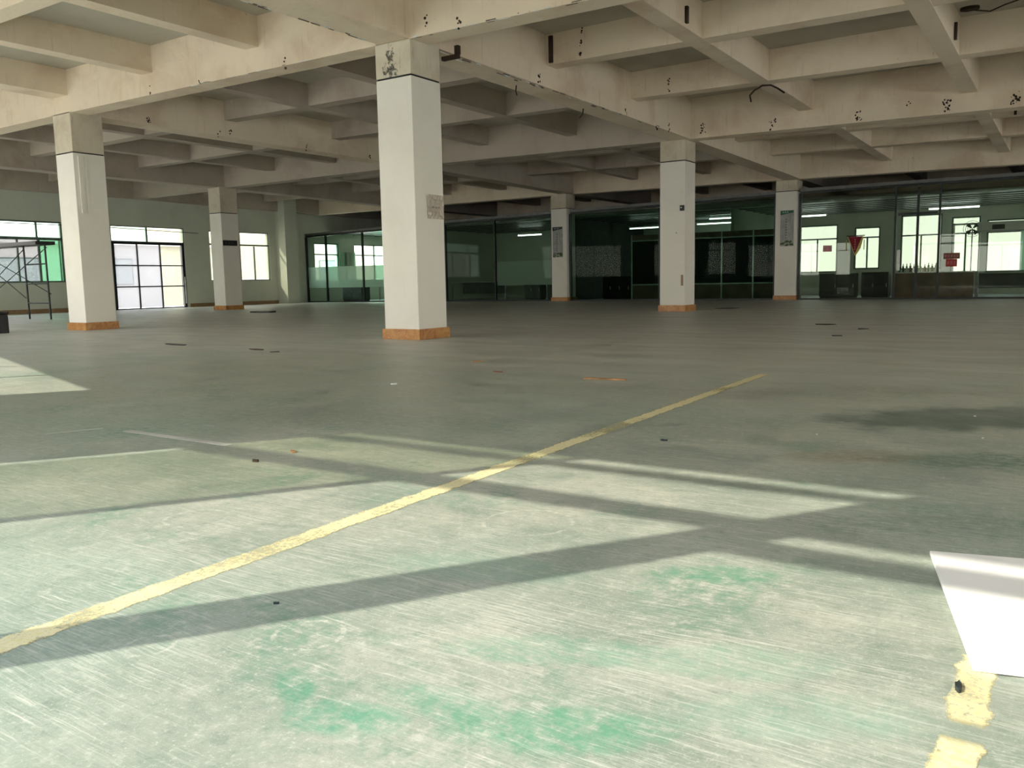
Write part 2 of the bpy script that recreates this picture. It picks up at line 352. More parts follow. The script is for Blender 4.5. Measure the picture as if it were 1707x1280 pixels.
# ---------------------------------------------------------------- ceiling: slab with a grid of main and secondary beams
def zb(x, y):
    X = max(min(x, 3), -16) + 7.5
    k0, k1, k2 = 3.85 - .006*X, 3.785 - .015*X, 3.70 - .014*X
    if y < 8.72: return k0
    if y < 18.2: t = (y-8.72)/9.48; return k0*(1-t)+k1*t
    t = min(1, (y-18.2)/8.9); return k1*(1-t)+k2*t
ZS = 4.64
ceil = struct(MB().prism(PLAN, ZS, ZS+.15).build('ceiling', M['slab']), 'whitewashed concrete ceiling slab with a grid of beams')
YM = [YF, 8.72, 18.2, 27.05, YB]                    # near faces of the beams that run along x
XM = [(XW, XW+.25), (-23.6, -23.1), (-15.72, -15.22), (-7.80, -7.28), (.8, 1.3), (XE-.25, XE)]   # beams along y
BT = ZS+.02
def ybeam(name, x0, x1, y0, y1, dz, m):
    return MB().hexa([(x0, y0, zb(x0, y0)+dz), (x1, y0, zb(x1, y0)+dz), (x1, y1, zb(x1, y1)+dz), (x0, y1, zb(x0, y1)+dz),
                      (x0, y0, BT), (x1, y0, BT), (x1, y1, BT), (x0, y1, BT)]).build(name, m, ceil)
DS = .34
for xi, (a, b) in enumerate(XM):
    for j in range(4):
        y0, y1 = YM[j], YM[j+1]
        shallow = (xi == 2 and j == 0)
        ybeam('main_beam', a, b, max(y0 + (.36 if j else 0), yfront(b)+.02), y1+(.0 if j < 3 else 0), (.30 if shallow else .004), M['beam_shade_dark'] if j == 3 else M['beam_shade_mid'] if (xi < 3 and j > 0 and not (xi == 2 and j == 1)) else M['beam'])
for j, y in enumerate(YM):
    for i in range(5):
        if j == 0 and i < 3: continue
        x0 = XM[i][0] if not (j == 0 and i == 3) else -5.55; x1 = XM[i+1][0] if i < 4 else XE
        y1 = y+.36 if j < 4 else y; y0 = y if j < 4 else y-.3
        ybeam('main_beam', x0, x1, y0, y1, 0, M['beam_shade_mid'] if (i < 3 and j == 2) else M['beam'])
sx_bays = {0: [(-25.9, -25.62)], 1: [(-20.95, -20.68), (-18.35, -18.08)], 2: [(-12.97, -12.70), (-10.40, -10.13)],
           3: [(-4.95, -4.66), (-2.0, -1.72)], 4: [(3.6, 3.88), (6.2, 6.48)]}
sy_bays = [[(2.7, 2.98), (5.72, 6.0)], [(12.1, 12.4), (15.2, 15.5)], [(21.1, 21.4), (24.0, 24.3)], [(30.5, 30.8)]]
for i in range(5):
    for j in range(4):
        m = M['beam_shade_dark'] if j == 3 else M['beam_shade_mid'] if (i < 3 and j > 0) else M['beam']
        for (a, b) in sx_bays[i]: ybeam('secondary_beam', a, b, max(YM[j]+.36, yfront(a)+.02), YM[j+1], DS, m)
        for (a, b) in sy_bays[j]:
            xl = max(XM[i][1], -5.6-(a-YF)/.3229+.05)
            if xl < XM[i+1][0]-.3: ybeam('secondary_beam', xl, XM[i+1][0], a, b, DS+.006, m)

# drilled holes and rust spots left by removed fittings, too small to pick apart
mk = MB(); rr = random.Random(3)
def marks_y(x, y, z, n, sx_, sz_):     # on a face looking towards -y
    for _ in range(n):
        px, pz, r = x+rr.uniform(-sx_, sx_), z+rr.uniform(-sz_, sz_), rr.uniform(.008, .021)
        mk.tube([(px, y-.004, pz), (px, y+.01, pz)], r, 6)
def marks_x(x, y, z, n, sy_, sz_):     # on a face looking towards +x
    for _ in range(n):
        py, pz, r = y+rr.uniform(-sy_, sy_), z+rr.uniform(-sz_, sz_), rr.uniform(.008, .021)
        mk.tube([(x+.004, py, pz), (x-.01, py, pz)], r, 6)
for (x, z, n) in ((-2.23, 3.86, 22), (-1.12, 3.85, 22), (-3.78, 3.86, 16), (-5.48, 3.89, 12), (-6.99, 3.98, 14), (-4.79, 4.3, 3), (-2.9, 3.95, 3)): marks_y(x, 18.2, z, n, .07, .11)
for (x, z, n) in ((-6.62, 4.58, 4), (-6.65, 4.35, 8)): marks_y(x, 12.1, z, n, .02, .12)
marks_y(-6.51, 15.2, 4.3, 8, .02, .12)
for (x, z, n) in ((-6.49, 3.92, 5), (-6.99, 4.0, 4), (-12.8, 3.93, 3), (-11.5, 3.93, 3), (-9.6, 3.9, 3)): marks_y(x, 8.72, z, n, .03, .1)
for (y, z, n) in ((11.86, 3.92, 8), (14.98, 3.90, 7), (17.0, 3.86, 7), (16.4, 3.82, 4)): marks_x(-7.28, y, z, n, .05, .09)
for (y, z, n) in ((10.31, 3.98, 9), (11.93, 3.95, 5), (12.22, 3.97, 6), (14.36, 3.96, 8), (16.5, 3.92, 6)): marks_x(-15.22, y, z, n, .05, .09)
mo = mk.build('fixing_marks', M['rust'], ceil); mo['kind'] = 'stuff'

# flaking whitewash along the lower edges of the beams around the nearest column
fk = [MB(), MB()]
def flake(x, y, z, L_, w_, d, which):
    d = Vector(d).normalized(); n_ = Vector((-d.y, d.x, 0)); c_ = Vector((x, y, z)); pts = []
    for t in (-1, -.4, .3, 1):
        pts.append(c_+d*L_*t+n_*rr.uniform(-.2, .2)*w_+Vector((0, 0, 0)))
    fk[which].tube(pts, w_, 4)
for _ in range(70): flake(-7.80+rr.uniform(-.004, .05), rr.uniform(5.6, 8.7), 3.851+rr.uniform(-.004, .02)*(1), rr.uniform(.02, .09), rr.uniform(.004, .011), (0, 1, 0), rr.random() < .45)
for _ in range(60): x = rr.uniform(-7.2, -4.0); flake(x, 8.72+rr.uniform(-.004, .03), zb(x, 8.7)+rr.uniform(-.002, .02), rr.uniform(.02, .09), rr.uniform(.003, .009), (1, 0, 0), rr.random() < .3)
for _ in range(50): x = rr.uniform(-12, -7.9); flake(x, 8.72+rr.uniform(-.004, .02), zb(x, 8.7)+rr.uniform(-.002, .015), rr.uniform(.03, .12), rr.uniform(.002, .005), (1, 0, 0), rr.random() < .4)
for _ in range(60): flake(-7.29+rr.uniform(-.05, .004), rr.uniform(9.4, 18), 3.80+rr.uniform(-.004, .03), rr.uniform(.02, .10), rr.uniform(.004, .010), (0, 1, 0), rr.random() < .6)
fo = fk[0].build('flaking_whitewash', M['white'], ceil); fo['kind'] = 'stuff'
fo = fk[1].build('bare_edge_chips', simple('bare_mortar', (0.16, 0.13, 0.10), .9), ceil); fo['kind'] = 'stuff'

# ---------------------------------------------------------------- walls
def wall(name, root, length, z1, th, opens, m, outward=1, label=None):
    """wall along local x from 0..length; inner face at y=0, body towards outward*th"""
    mb = MB(); y0, y1 = 0, outward*th
    xs = 0
    for (a, b, s, t) in sorted(opens):
        if a > xs: mb.box(xs, a, y0, y1, 0, z1)
        if s > 0: mb.box(a, b, y0, y1, 0, s)
        if t < z1: mb.box(a, b, y0, y1, t, z1)
        xs = b
    if xs < length: mb.box(xs, length, y0, y1, 0, z1)
    o = mb.build(name, m)
    o.matrix_world = root
    return struct(o, label)
def frame(loc, rz): return Matrix.Translation(loc) @ Matrix.Rotation(rz, 4, 'Z')
def window(name, root, x0, x1, z0, z1, vbars, hbars, panes, fm, yc=0.06, ft=.05, fd=.06, outer=.05, label=None, jamb=True):
    """vbars: (x, za, zb, w); hbars: (z, xa, xb, w); panes: (xa, xb, za, zb, material)"""
    r = D.objects.new(name, None); link(r); r.matrix_world = root; struct(r, label)
    mb = MB()
    if jamb:
        mb.box(x0, x0+outer, yc-fd/2, yc+fd/2, z0, z1).box(x1-outer, x1, yc-fd/2, yc+fd/2, z0, z1)
        mb.box(x0+outer, x1-outer, yc-fd/2, yc+fd/2, z0, z0+outer).box(x0+outer, x1-outer, yc-fd/2, yc+fd/2, z1-outer, z1)
        mb.build('frame', fm, r)
    for (x, a, b, w_) in vbars: MB().box(x-w_/2, x+w_/2, yc-fd/2+.004, yc+fd/2-.004, a, b).build('mullion', fm, r)
    for (z, a, b, w_) in hbars: MB().box(a, b, yc-fd/2, yc+fd/2, z-w_/2, z+w_/2).build('rail', fm, r)
    for (a, b, c_, d_, pm) in panes: MB().box(a, b, yc-.004, yc+.004, c_, d_).build('pane', M[pm], r)
    return r
def portal(root, x0, x1, z0, z1, y, inward):
    """light portal filling a window opening (guides sky light, emits nothing itself)"""
    l = D.lights.new('window_portal', 'AREA'); l.shape = 'RECTANGLE'; l.size = x1-x0; l.size_y = z1-z0; l.cycles.is_portal = True
    o = D.objects.new('window_portal', l); C.objects.link(o)
    # area lights shine along local -Z; local Z must point outward
    o.matrix_world = root @ Matrix.Translation(((x0+x1)/2, y, (z0+z1)/2)) @ Matrix.Rotation(PI/2 if inward > 0 else -PI/2, 4, 'X')
    return o

# left wall: local x = world y, outward = -x  (rotation +90deg: local x->+y, local y->-x)
RL = frame((XW, 0, 0), PI/2)
L_open = [(2.0+6.0, 10.2, 1.03, 2.98), (11.0, 15.66, 1.0, 2.99), (17.36, 20.32, 0, 2.97), (21.42, 24.38, .99, 2.93), (26.9, 28.4, .9, 2.6), (29.4, 32.2, .9, 2.6)]
wall('wall_left', RL, YB, ZS, .24, L_open, M['wall'], 1, 'pale green painted left wall with steel windows')
window('window_1', RL, 11.0, 15.66, 1.0, 2.99,
       [(14.83, 2.44, 2.99, .05), (12.4, 2.44, 2.99, .05), (14.19, 1.0, 2.40, .05), (14.87, 1.0, 2.40, .07), (12.2, 1.0, 2.40, .05), (15.55, 1.0, 2.40, .03)],
       [(2.42, 11.0, 15.66, .09)],
       [(11.05, 12.4, 2.46, 2.95, 'transom'), (12.4, 14.83, 2.46, 2.95, 'transom'), (14.83, 15.61, 2.46, 2.95, 'transom'),
        (11.05, 12.2, 1.04, 2.38, 'transom'), (12.2, 14.19, 1.04, 2.38, 'greyglass'), (14.19, 14.87, 1.04, 2.38, 'greyglass'), (14.87, 15.61, 1.04, 2.38, 'greenglass')],
       M['greenframe'], label='left steel window with green tinted lower pane behind the scaffold')
window('window_2', RL, 17.36, 20.32, 2.40, 2.97, [(18.78, 2.40, 2.97, .05)], [],
       [(17.41, 18.78, 2.44, 2.93, 'transom'), (18.78, 20.27, 2.44, 2.93, 'creamglass')], M['greenframe'], outer=.035, label='two-pane transom window above the gridded door')
window('window_3', RL, 21.42, 24.38, .99, 2.93, [(22.9, .99, 2.93, .05), (23.62, .99, 2.37, .05)], [(2.41, 21.42, 24.38, .06)],
       [(21.46, 22.9, 2.44, 2.89, 'creamglass'), (22.9, 24.34, 2.44, 2.89, 'creamglass'), (21.46, 22.9, 1.03, 2.38, 'creamglass'), (22.9, 23.62, 1.03, 2.38, 'creamglass'), (23.62, 24.34, 1.03, 2.38, 'creamglass')],
       M['greenframe'], outer=.035, label='bright three-light window near the glass partition corner')
window('window_4', RL, 26.9, 28.4, .9, 2.6, [(27.7, .9, 2.6, .05)], [(2.1, 26.9, 28.4, .05)], [(26.95, 27.7, .95, 2.55, 'clear'), (27.7, 28.35, .95, 2.55, 'palegreenglass')], M['greenframe'], label='office side window next to the glass partition')
window('window_5', RL, 29.4, 32.2, .9, 2.6, [(30.8, .9, 2.6, .05)], [(2.1, 29.4, 32.2, .05)], [(29.45, 30.8, .95, 2.55, 'clear'), (30.8, 32.15, .95, 2.55, 'palegreenglass')], M['greenframe'], label='office side window farther along the left wall')
# gridded door, 3 x 3 frosted panes
dr = D.objects.new('door_1', None); link(dr); dr.matrix_world = RL; struct(dr, 'black steel door with nine frosted panes in the left wall')
dx0, dx1, dz1 = 17.38, 20.30, 2.40
MB().box(dx0, dx0+.10, .03, .13, 0, dz1).box(dx1-.10, dx1, .03, .13, 0, dz1).box(dx0+.1, dx1-.1, .03, .13, dz1-.08, dz1).box(dx0+.1, dx1-.1, .04, .12, 0.0, .04).build('door_frame', M['black'], dr)
gx = [dx0+.1, 18.37, 19.29, dx1-.1]; gz = [.04, .81, 1.57, dz1-.08]
for x in gx[1:3]: MB().box(x-.022, x+.022, .05, .11, .04, dz1-.08).build('muntin', M['black'], dr)
for z in gz[1:3]: MB().box(dx0+.1, dx1-.1, .052, .108, z-.02, z+.02).build('muntin', M['black'], dr)
for i in range(3):
    for j in range(3):
        MB().box(gx[i]+.02, gx[i+1]-.02, .075, .083, gz[j]+.018, gz[j+1]-.018).build('pane', M['doorpane'] if i < 2 else M['creamglass'], dr)
MB().box(dx1-.075, dx1-.045, -.02, .03, .15, 1.15).build('door_handle', M['alu'], dr)
for (a, b, c_, d_) in L_open[0:1]+L_open[1:]: portal(RL, a, b, c_, d_, .30, -1)
window('window_6', RL, 8.0, 10.2, 1.03, 2.98, [(9.1, 1.03, 2.98, .05)], [(2.42, 8.0, 10.2, .06)], [(8.05, 9.1, 1.08, 2.93, 'clear'), (9.1, 10.15, 1.08, 2.93, 'clear')], M['greenframe'], label='left wall window outside the picture')
struct(MB().box(XW+.0, XW+.03, 6.9, 17.3, 0, .14).box(XW, XW+.03, 20.4, 24.8, 0, .14).build('baseboard_left', M['yellowbrown']), 'brown tiled baseboard under the left windows')
# corner pilaster and a pilaster line on the left wall
struct(MB().box(XW, XW+.62, 24.72, 25.4, 0, ZS).build('trim_1', M['wall']), 'plastered corner pilaster catching sunlight')
tag(MB().tube([(XW+.06, 11.0, 2.87), (XW+.06, 15.7, 2.885), (XW+.06, 17.2, 2.88), (XW+.06, 20.9, 2.80)], .012, 6).build('cable', M['ink']), 'thin dark cable strung across the left windows and door transom', 'cable')

# front wall behind the camera; its window frames cast the shadows on the floor
RF = frame((-5.6, YF-.05+.0, 0), 0)     # local x = world x + 5.6 ; inner face y = YF-.05, body towards -y
def fx(x): return x+5.6
TH = .10
F_open = [(fx(-5.49), fx(.10), .80, 3.01), (fx(1.7), fx(7.3), .9, 3.1)]  # second opening is added out of view for sun bounce on the right
RFi = frame((-5.6, YF+.05, 0), 0)
wall('wall_front', RFi, XE+5.6, ZS, TH, F_open, M['wall'], -1, 'window wall behind the viewpoint')
yc = -.05
window('window_7', RFi, fx(-5.49), fx(-2.82), .80, 3.01,
       [(fx(-4.15), .84, 3.01, .05)], [(2.458, fx(-5.44), fx(-2.82), .10), (2.86, fx(-5.44), fx(-2.82), .052)],
       [(fx(-5.39), fx(-4.15), .84, 2.41, 'hazyglass'), (fx(-4.15), fx(-2.82), .84, 2.41, 'clear'), (fx(-5.49), fx(-4.15), 2.5, 2.97, 'hazyglass'), (fx(-4.15), fx(-2.82), 2.5, 2.97, 'clear')],
       M['greenframe'], yc=yc, outer=.02, fd=.05, label='two-sash window behind the viewpoint')
struct(MB().box(-2.82, -2.66, YF-.06, YF+.06, .8, 3.01).build('trim_2', M['wall']), 'post between the two windows behind the viewpoint')
window('window_8', RFi, fx(-2.66), fx(.10), .80, 3.01,
       [(fx(-.9), .84, 2.43, .03)], [(2.285, fx(-2.66), fx(.10), .09)],
       [(fx(-2.66), fx(-.9), .84, 2.24, 'clear'), (fx(-.9), fx(.08), .84, 2.24, 'clear'), (fx(-2.66), fx(.1), 2.33, 2.43, 'clear')],
       M['greenframe'], yc=yc, outer=.02, fd=.05, label='window with boarded transom behind the viewpoint')
struct(MB().box(-2.66, .10, YF-.02, YF+.02, 2.434, 3.01).build('trim_3', M['white']), 'board closing the transom behind the viewpoint')
window('window_9', RFi, fx(1.7), fx(7.3), .9, 3.1, [(fx(x), .9, 3.1, .05) for x in (3.1, 4.5, 5.9)], [(2.45, fx(1.7), fx(8.7), .06)],
       [(fx(1.72), fx(7.28), .93, 3.07, 'clear')], M['greenframe'], yc=yc, fd=.05, label='added long window to the right behind the viewpoint, for bounced sunlight')
for (a, b, c_, d_) in F_open: portal(RFi, a, b, c_, d_, -.16, 1)
# unseen slanting stretch of front wall, angled to give the sun patch its edge
ang = math.atan2(7.33, -22.7)
RS = frame((-5.6, YF, 0), ang)          # local +x runs to the far left; outward (-y world) is local +y
SL = math.hypot(7.33, 22.7)+.2
S_open = [(2.80, 9.3, .75, 2.68), (10.0, 15.0, .9, 2.9), (17.0, 22.0, .9, 2.9)]  # last two openings are added out of view to let in light
wall('wall_front.001', RS, SL, ZS, .10, S_open, M['wall'], 1, 'unseen window wall left of the viewpoint, slanted to shape the sun patch')
window('window_10', RS, 2.80, 9.3, .75, 2.68, [(4.36, .8, 2.64, .06), (5.60, .8, 2.64, .06), (6.9, .8, 2.64, .06), (8.1, .8, 2.64, .06)], [(2.2, 2.85, 9.25, .05)],
       [(2.83+1.28*i, 2.83+1.28*(i+1), .8, 2.64, 'clear') for i in range(5)], M['greenframe'], yc=.05, outer=.03, fd=.05, label='window in the slanting wall that lights the far left floor')
for nme, (a, b, c_, d_) in zip(('window_11', 'window_12'), S_open[1:]):
    window(nme, RS, a, b, c_, d_, [(a+1.7, c_, d_, .05), (a+3.4, c_, d_, .05)], [(2.4, a, b, .05)], [(a+.03, b-.03, c_+.03, d_-.03, 'clear')], M['greenframe'], yc=.05, fd=.05, label='added unseen window in the slanting wall, letting in more light')
for (a, b, c_, d_) in S_open: portal(RS, a, b, c_, d_, .2, -1)

# right wall: local x = world y, outward = +x
RR = Matrix.Translation((XE, 0, 0)) @ Matrix.Rotation(PI/2, 4, 'Z')
R_open = [(.5, 5.0, .95, 2.6), (9.3, 17.9, .95, 2.6), (18.8, 26.4, .95, 2.97)]
wall('wall_right', RR, YB, ZS, .2, R_open, M['wall'], -1, 'right wall outside the picture')
for nme, (a, b, c_, d_) in zip(('window_13', 'window_14', 'window_15'), R_open):
    window(nme, RR, a, b, c_, d_, [((a+b)/2, c_, d_, .06)], [(2.4, a, b, .06)], [(a+.03, b-.03, c_+.03, d_-.03, 'clear')], M['greenframe'], yc=-.1, label='right wall window outside the picture')
    portal(RR, a, b, c_, d_, -.26, 1)
# back wall behind the offices
RB = frame((XW, YB, 0), 0)
def bx_(x): return x-XW
B_open = [(bx_(-25.6), bx_(-23.6), .9, 2.55), (bx_(-9.2), bx_(-7.7), .85, 2.65), (bx_(-7.1), bx_(-6.2), .95, 2.5), (bx_(-5.5), bx_(-4.15), .9, 2.85), (bx_(-3.85), bx_(-2.95), .75, 2.7), (bx_(-2.75), bx_(3.0), .75, 2.55), (bx_(4.5), bx_(7.5), .9, 2.6)]
wall('wall_back', RB, XE-XW, ZS, .24, B_open, M['wall'], 1, 'office rear wall with windows')
for i, (a, b, c_, d_) in enumerate(B_open):
    mid_ = (a+b)/2
    window('window_%d' % (16+i), RB, a, b, c_, d_, [(mid_, c_, 2.1, .05)], [(2.12, a, b, .05)], [(a+.03, b-.03, c_+.03, 2.1, 'rearglass'), (a+.03, b-.03, 2.14, d_-.03, 'rearglass')], M['greenframe'], label='rear office window, number %d from the left' % (i+1))
    portal(RB, a, b, c_, d_, .30, -1)

# ---------------------------------------------------------------- columns
def column(x0, x1, y0, y1, zband, label, capm=None, tile=True, shaftm=None, top=None, z_t=.14):
    cx, cy = (x0+x1)/2, (y0+y1)/2
    t = thing('concrete_column', label, 'column', (cx, cy, 0), 0)
    hx, hy = (x1-x0)/2, (y1-y0)/2; zt = (top or min(zb(x0, y0), zb(x1, y0)))+.02
    MB().box(-hx, hx, -hy, hy, 0, zband).build('shaft', shaftm or M['col'], t, .008)
    MB().box(-hx+.012, hx-.012, -hy+.012, hy-.012, zband, zband+.022).build('groove', M['black'], t)
    MB().box(-hx, hx, -hy, hy, zband+.022, zt).build('head', capm or M['col_old'], t, .006)
    if tile:
        e = .028; g = .002
        MB().box(-hx-e, hx+e, -hy-e, -hy-g, 0, z_t).build('skirting_tile', M['tile'], t, .003)
        MB().box(-hx-e, hx+e, hy+g, hy+e, 0, z_t).build('skirting_tile', M['tile'], t, .003)
        MB().box(hx+g, hx+e, -hy, hy, 0, z_t).build('skirting_tile', M['tile'], t, .003)
        MB().box(-hx-e, -hx-g, -hy, hy, 0, z_t).build('skirting_tile', M['tile'], t, .003)
    return t
col1 = column(-7.87, -7.27, 8.72, 9.32, 3.40, 'nearest concrete column, large and white in the centre, black stain on its head', M['cap_stain'])
col2 = column(-15.77, -15.2, 8.72, 9.32, 3.20, 'white concrete column at the left with a vertical conduit, beside the scaffold')
col3 = column(-8.0, -7.4, 18.2, 18.8, 3.33, 'white concrete column right of centre with a small switch box')
col4 = column(-23.62, -23.05, 17.95, 18.62, 3.1, 'shaded grey column with a small black sign, left of the glass offices')
col5 = column(-16.05, -15.42, 26.86, 27.5, 3.3, 'slim column between glass office fronts with a dim poster, left of the white switch-box column')
col6 = column(-8.07, -7.42, 27.26, 27.9, 3.36, 'column between glass office fronts with a green headed poster')
column(-15.85, -15.25, 18.2, 18.8, 3.3, 'column hidden behind the nearest column')
column(.7, 1.3, 8.72, 9.32, 3.3, 'column right of the picture in the front row')
column(.7, 1.3, 18.2, 18.8, 3.3, 'column right of the picture in the middle row')
column(-23.7, -23.1, 26.65, 27.2, 3.1, 'column in the glass front hidden behind the nearest column')
# fittings fixed to the columns
c = (-7.57, 9.02)
def part_on(o, name, m, mb, label=None):
    q = mb.build(name, m, o)
    if label: q['label'] = label
    return q
c2 = Vector(col2.location); 
part_on(col2, 'conduit', M['col'], MB().box(.285, .315, -.22, -.15, 2.13, 3.15), 'white surface conduit')
part_on(col2, 'conduit', M['col'], MB().box(.285, .305, -.10, -.06, 2.13, 3.15), 'white surface conduit')
part_on(col3, 'switch_box', M['ink'], MB().box(.19, .285, -.335, -.30, 2.24, 2.36), 'dark switch box with pale button')
part_on(col3, 'switch_button', M['white'], MB().tube([(.225, -.345, 2.31), (.225, -.33, 2.31)], .014, 8))
part_on(col3, 'socket_plate', M['yellowbrown'], MB().box(.215, .265, -.312, -.30, .58, .82), 'narrow brown socket plate')
part_on(col3, 'drill_hole', M['rust'], MB().tube([(.10, -.306, 1.76), (.10, -.30, 1.76)], .012, 6))

# ---------------------------------------------------------------- glass office front
ANG = math.atan(.05); cosA = math.cos(ANG)
PX0, PY0 = -15.7, 27.04
def up_(x): return (x-PX0)/cosA        # local coordinate along the partition
RP = frame((PX0, PY0, 0), ANG)
def htop(x):                           # underside of header
    pts = [(-29, 2.84), (-25, 2.93), (-20.8, 3.06), (-16, 3.14), (-12, 3.16), (-7.4, 3.32), (-1.3, 3.38), (9, 3.4)]
    for (a, za), (b, zb_) in zip(pts, pts[1:]):
        if x <= b: return za+(zb_-za)*(x-a)/(b-a)
    return pts[-1][1]
def office_bay(label, xs, gm, bands=(), rail=.05, extra=None, mw=.06):
    """xs = mullion centres from left to right (world x)"""
    t = tag(empty('glass_partition'), label, 'glass partition'); t.matrix_world = RP
    x0, x1 = xs[0], xs[-1]
    def hx(xa, xb, ya, yb, off0, off1): # header piece following the slope
        return [(up_(xa), ya, htop(xa)+off0), (up_(xb), ya, htop(xb)+off0), (up_(xb), yb, htop(xb)+off0), (up_(xa), yb, htop(xa)+off0),
                (up_(xa), ya, htop(xa)+off1), (up_(xb), ya, htop(xb)+off1), (up_(xb), yb, htop(xb)+off1), (up_(xa), yb, htop(xa)+off1)]
    mb = MB(); mb.hexa(hx(x0, x1, -.04, .05, -.05, .02)); mb.build('top_rail', M['dkframe'], t)
    mb = MB(); mb.hexa(hx(x0, x1, -.07, .07, .022, .11)); mb.build('header', M['headrail'], t)
    MB().box(up_(x0), up_(x1), -.035, .035, 0, rail).build('bottom_rail', M['dkframe'], t)
    for x in xs:
        MB().hexa([(up_(x)-mw/2, -.045, .0), (up_(x)+mw/2, -.045, 0), (up_(x)+mw/2, .045, 0), (up_(x)-mw/2, .045, 0),
                   (up_(x)-mw/2, -.045, htop(x)-.04), (up_(x)+mw/2, -.045, htop(x)-.04), (up_(x)+mw/2, .045, htop(x)-.04), (up_(x)-mw/2, .045, htop(x)-.04)]).build('mullion', M['dkframe'], t)
    for xa, xb in zip(xs, xs[1:]):
        a, b = up_(xa)+mw/2, up_(xb)-mw/2
        p = MB().hexa([(a, -.006, rail), (b, -.006, rail), (b, .006, rail), (a, .006, rail), (a, -.006, htop(xa)-.05), (b, -.006, htop(xb)-.05), (b, .006, htop(xb)-.05), (a, .006, htop(xa)-.05)]).build('pane', M[gm], t)
        for (z0, z1, fa, fb) in bands:
            A = max(xa+.04, fa); B = min(xb-.04, fb)
            if B-A > .1: MB().box(up_(A), up_(B), .012, .016, z0, z1).build('frosted_film', M['film'], p)
    return t
office_bay('leftmost glass office front with frosted band, in the left corner', [-28.25, -27.12, -25.08, -23.72], 'office', [(.62, 1.52, -28.3, -23.7)])
office_bay('glass office front seen just right of the nearest column, with curtains and frosted band behind', [-23.05, -20.85, -18.57, -16.10], 'office', [(.6, 1.5, -18.5, -16.1)])
office_bay('dark glass office front left of the switch-box column with wooden cubicle inside', [-15.36, -11.97, -8.12], 'office_dark')
gF = office_bay('rightmost glass office front with pennant, door and red sign', [-7.36, -4.62, -3.45, -.2, 2.2, 5.0, 8.9], 'office_grey')
# door leaf and its transom in the right office front
MB().box(up_(-4.55), up_(-3.50), -.03, .03, 2.46, 2.53).build('door_transom', M['dkframe'], gF)
MB().box(up_(-4.02)-.035, up_(-4.02)+.035, -.03, .03, .05, 3.25).build('door_stile', M['dkframe'], gF)
MB().box(up_(-4.55), up_(-4.46), -.06, -.035, .85, 1.45).build('door_pull', M['alu'], gF)

# office interior: suspended ceiling above the rooms
struct(MB().box(XW, XE, 27.9, YB, 3.02, 3.08).build('ceiling.001', M['officeceil']), 'low strip ceiling of the offices')
for i in range(5):
    x = -28.0+i*1.0
for y in [28.6+.75*i for i in range(7)]:
    MB().box(XW, XE, y, y+.03, 3.0, 3.02).build('ceiling_strip', M['dkframe'], D.objects['ceiling.001'])
# cross walls between offices
for i, x in enumerate((-23.4, -15.75, -9.75)):
    struct(MB().box(x-.05, x+.05, 28.1, YB, 0, 3.02).build('wall_office', M['wall'] if i != 1 else M['cubpanel']), 'cross wall between glass offices, number %d from the left' % (i+1))
def tube_light(x, y, z, ln, rz, label):
    t = thing('tube_light', label, 'light', (x, y, z), rz, 'fluorescent tubes in the offices')
    MB().box(-ln/2-.03, ln/2+.03, -.03, .03, .03, .07).build('housing', M['white'], t)
    MB().tube([(-ln/2, 0, 0), (ln/2, 0, 0)], .02, 8).build('tube', M['tube'], t)
    for s in (-1, 1): MB().tube([(s*ln*.4, 0, .07), (s*ln*.4, 0, 3.025-z)], .008, 6).build('hanger', M['alu'], t)
    for s in (-1, 1): MB().box(s*(ln/2+.015)-.015, s*(ln/2+.015)+.015, -.02, .02, -.025, .03).build('socket', M['white'], t)
    return t
tube_light(-11.7, 32.8, 2.86, 2.2, .03, 'long lit tube in the dark wooden-cubicle office, lower one left of the green headed poster')
tube_light(-10.9, 31.2, 2.93, 1.6, .03, 'short lit tube in the wooden-cubicle office, upper one left of the green headed poster')
tube_light(-8.2, 31.6, 2.86, 1.25, 0.03, 'lit tube above the pennant, just right of the green headed poster')
tube_light(-3.6, 32.2, 2.90, 1.5, .0, 'lit tube above the red sign in the rightmost office')
tube_light(-19.9, 31.5, 2.72, 1.2, 0, 'lit tube in the curtained office behind the nearest column')
tube_light(-26.5, 31.2, 2.55, 1.4, 0, 'lit tube in the leftmost corner office')
tube_light(-13.6, 31.0, 2.72, 2.6, .0, 'lit tube in the dark office left of the switch-box column')

# wooden cubicle screens just behind the dark glass front
def cubicle(x0, x1, posts, label):
    t = tag(empty('cubicle_screen'), label, 'office screen'); t.matrix_world = RP
    y = .75; s = 1.025
    a, b = up_(x0)*s, up_(x1)*s
    for u in [up_(p)*s for p in posts]:
        MB().box(u-.022, u+.022, y-.03, y+.03, 0, 2.30).build('post', M['alu'], t)
    MB().box(a, b, y-.02, y+.02, 2.10, 2.28).build('top_panel', M['brown'], t)
    MB().box(a, b, y-.028, y+.028, 2.06, 2.10).build('rail', M['alu'], t)
    MB().box(a, b, y-.028, y+.028, .52, .56).build('rail', M['alu'], t)
    us = [up_(p)*s for p in posts]
    for p, q in zip(us, us[1:]):
        MB().box(p+.024, q-.024, y-.012, y+.012, .56, 2.06).build('dark_panel', M['dkglass'], t)
        MB().box(p+.024, q-.024, y-.016, y+.016, .03, .52).build('lower_panel', M['brown'], t)
    return t
cubicle(-13.36, -12.0, [-13.36, -12.36, -12.0], 'dark panelled wooden cubicle screen left of the switch-box column')
cubicle(-11.6, -8.2, [-11.6, -10.19, -9.16, -8.2], 'dark panelled wooden cubicle screen right of the switch-box column')

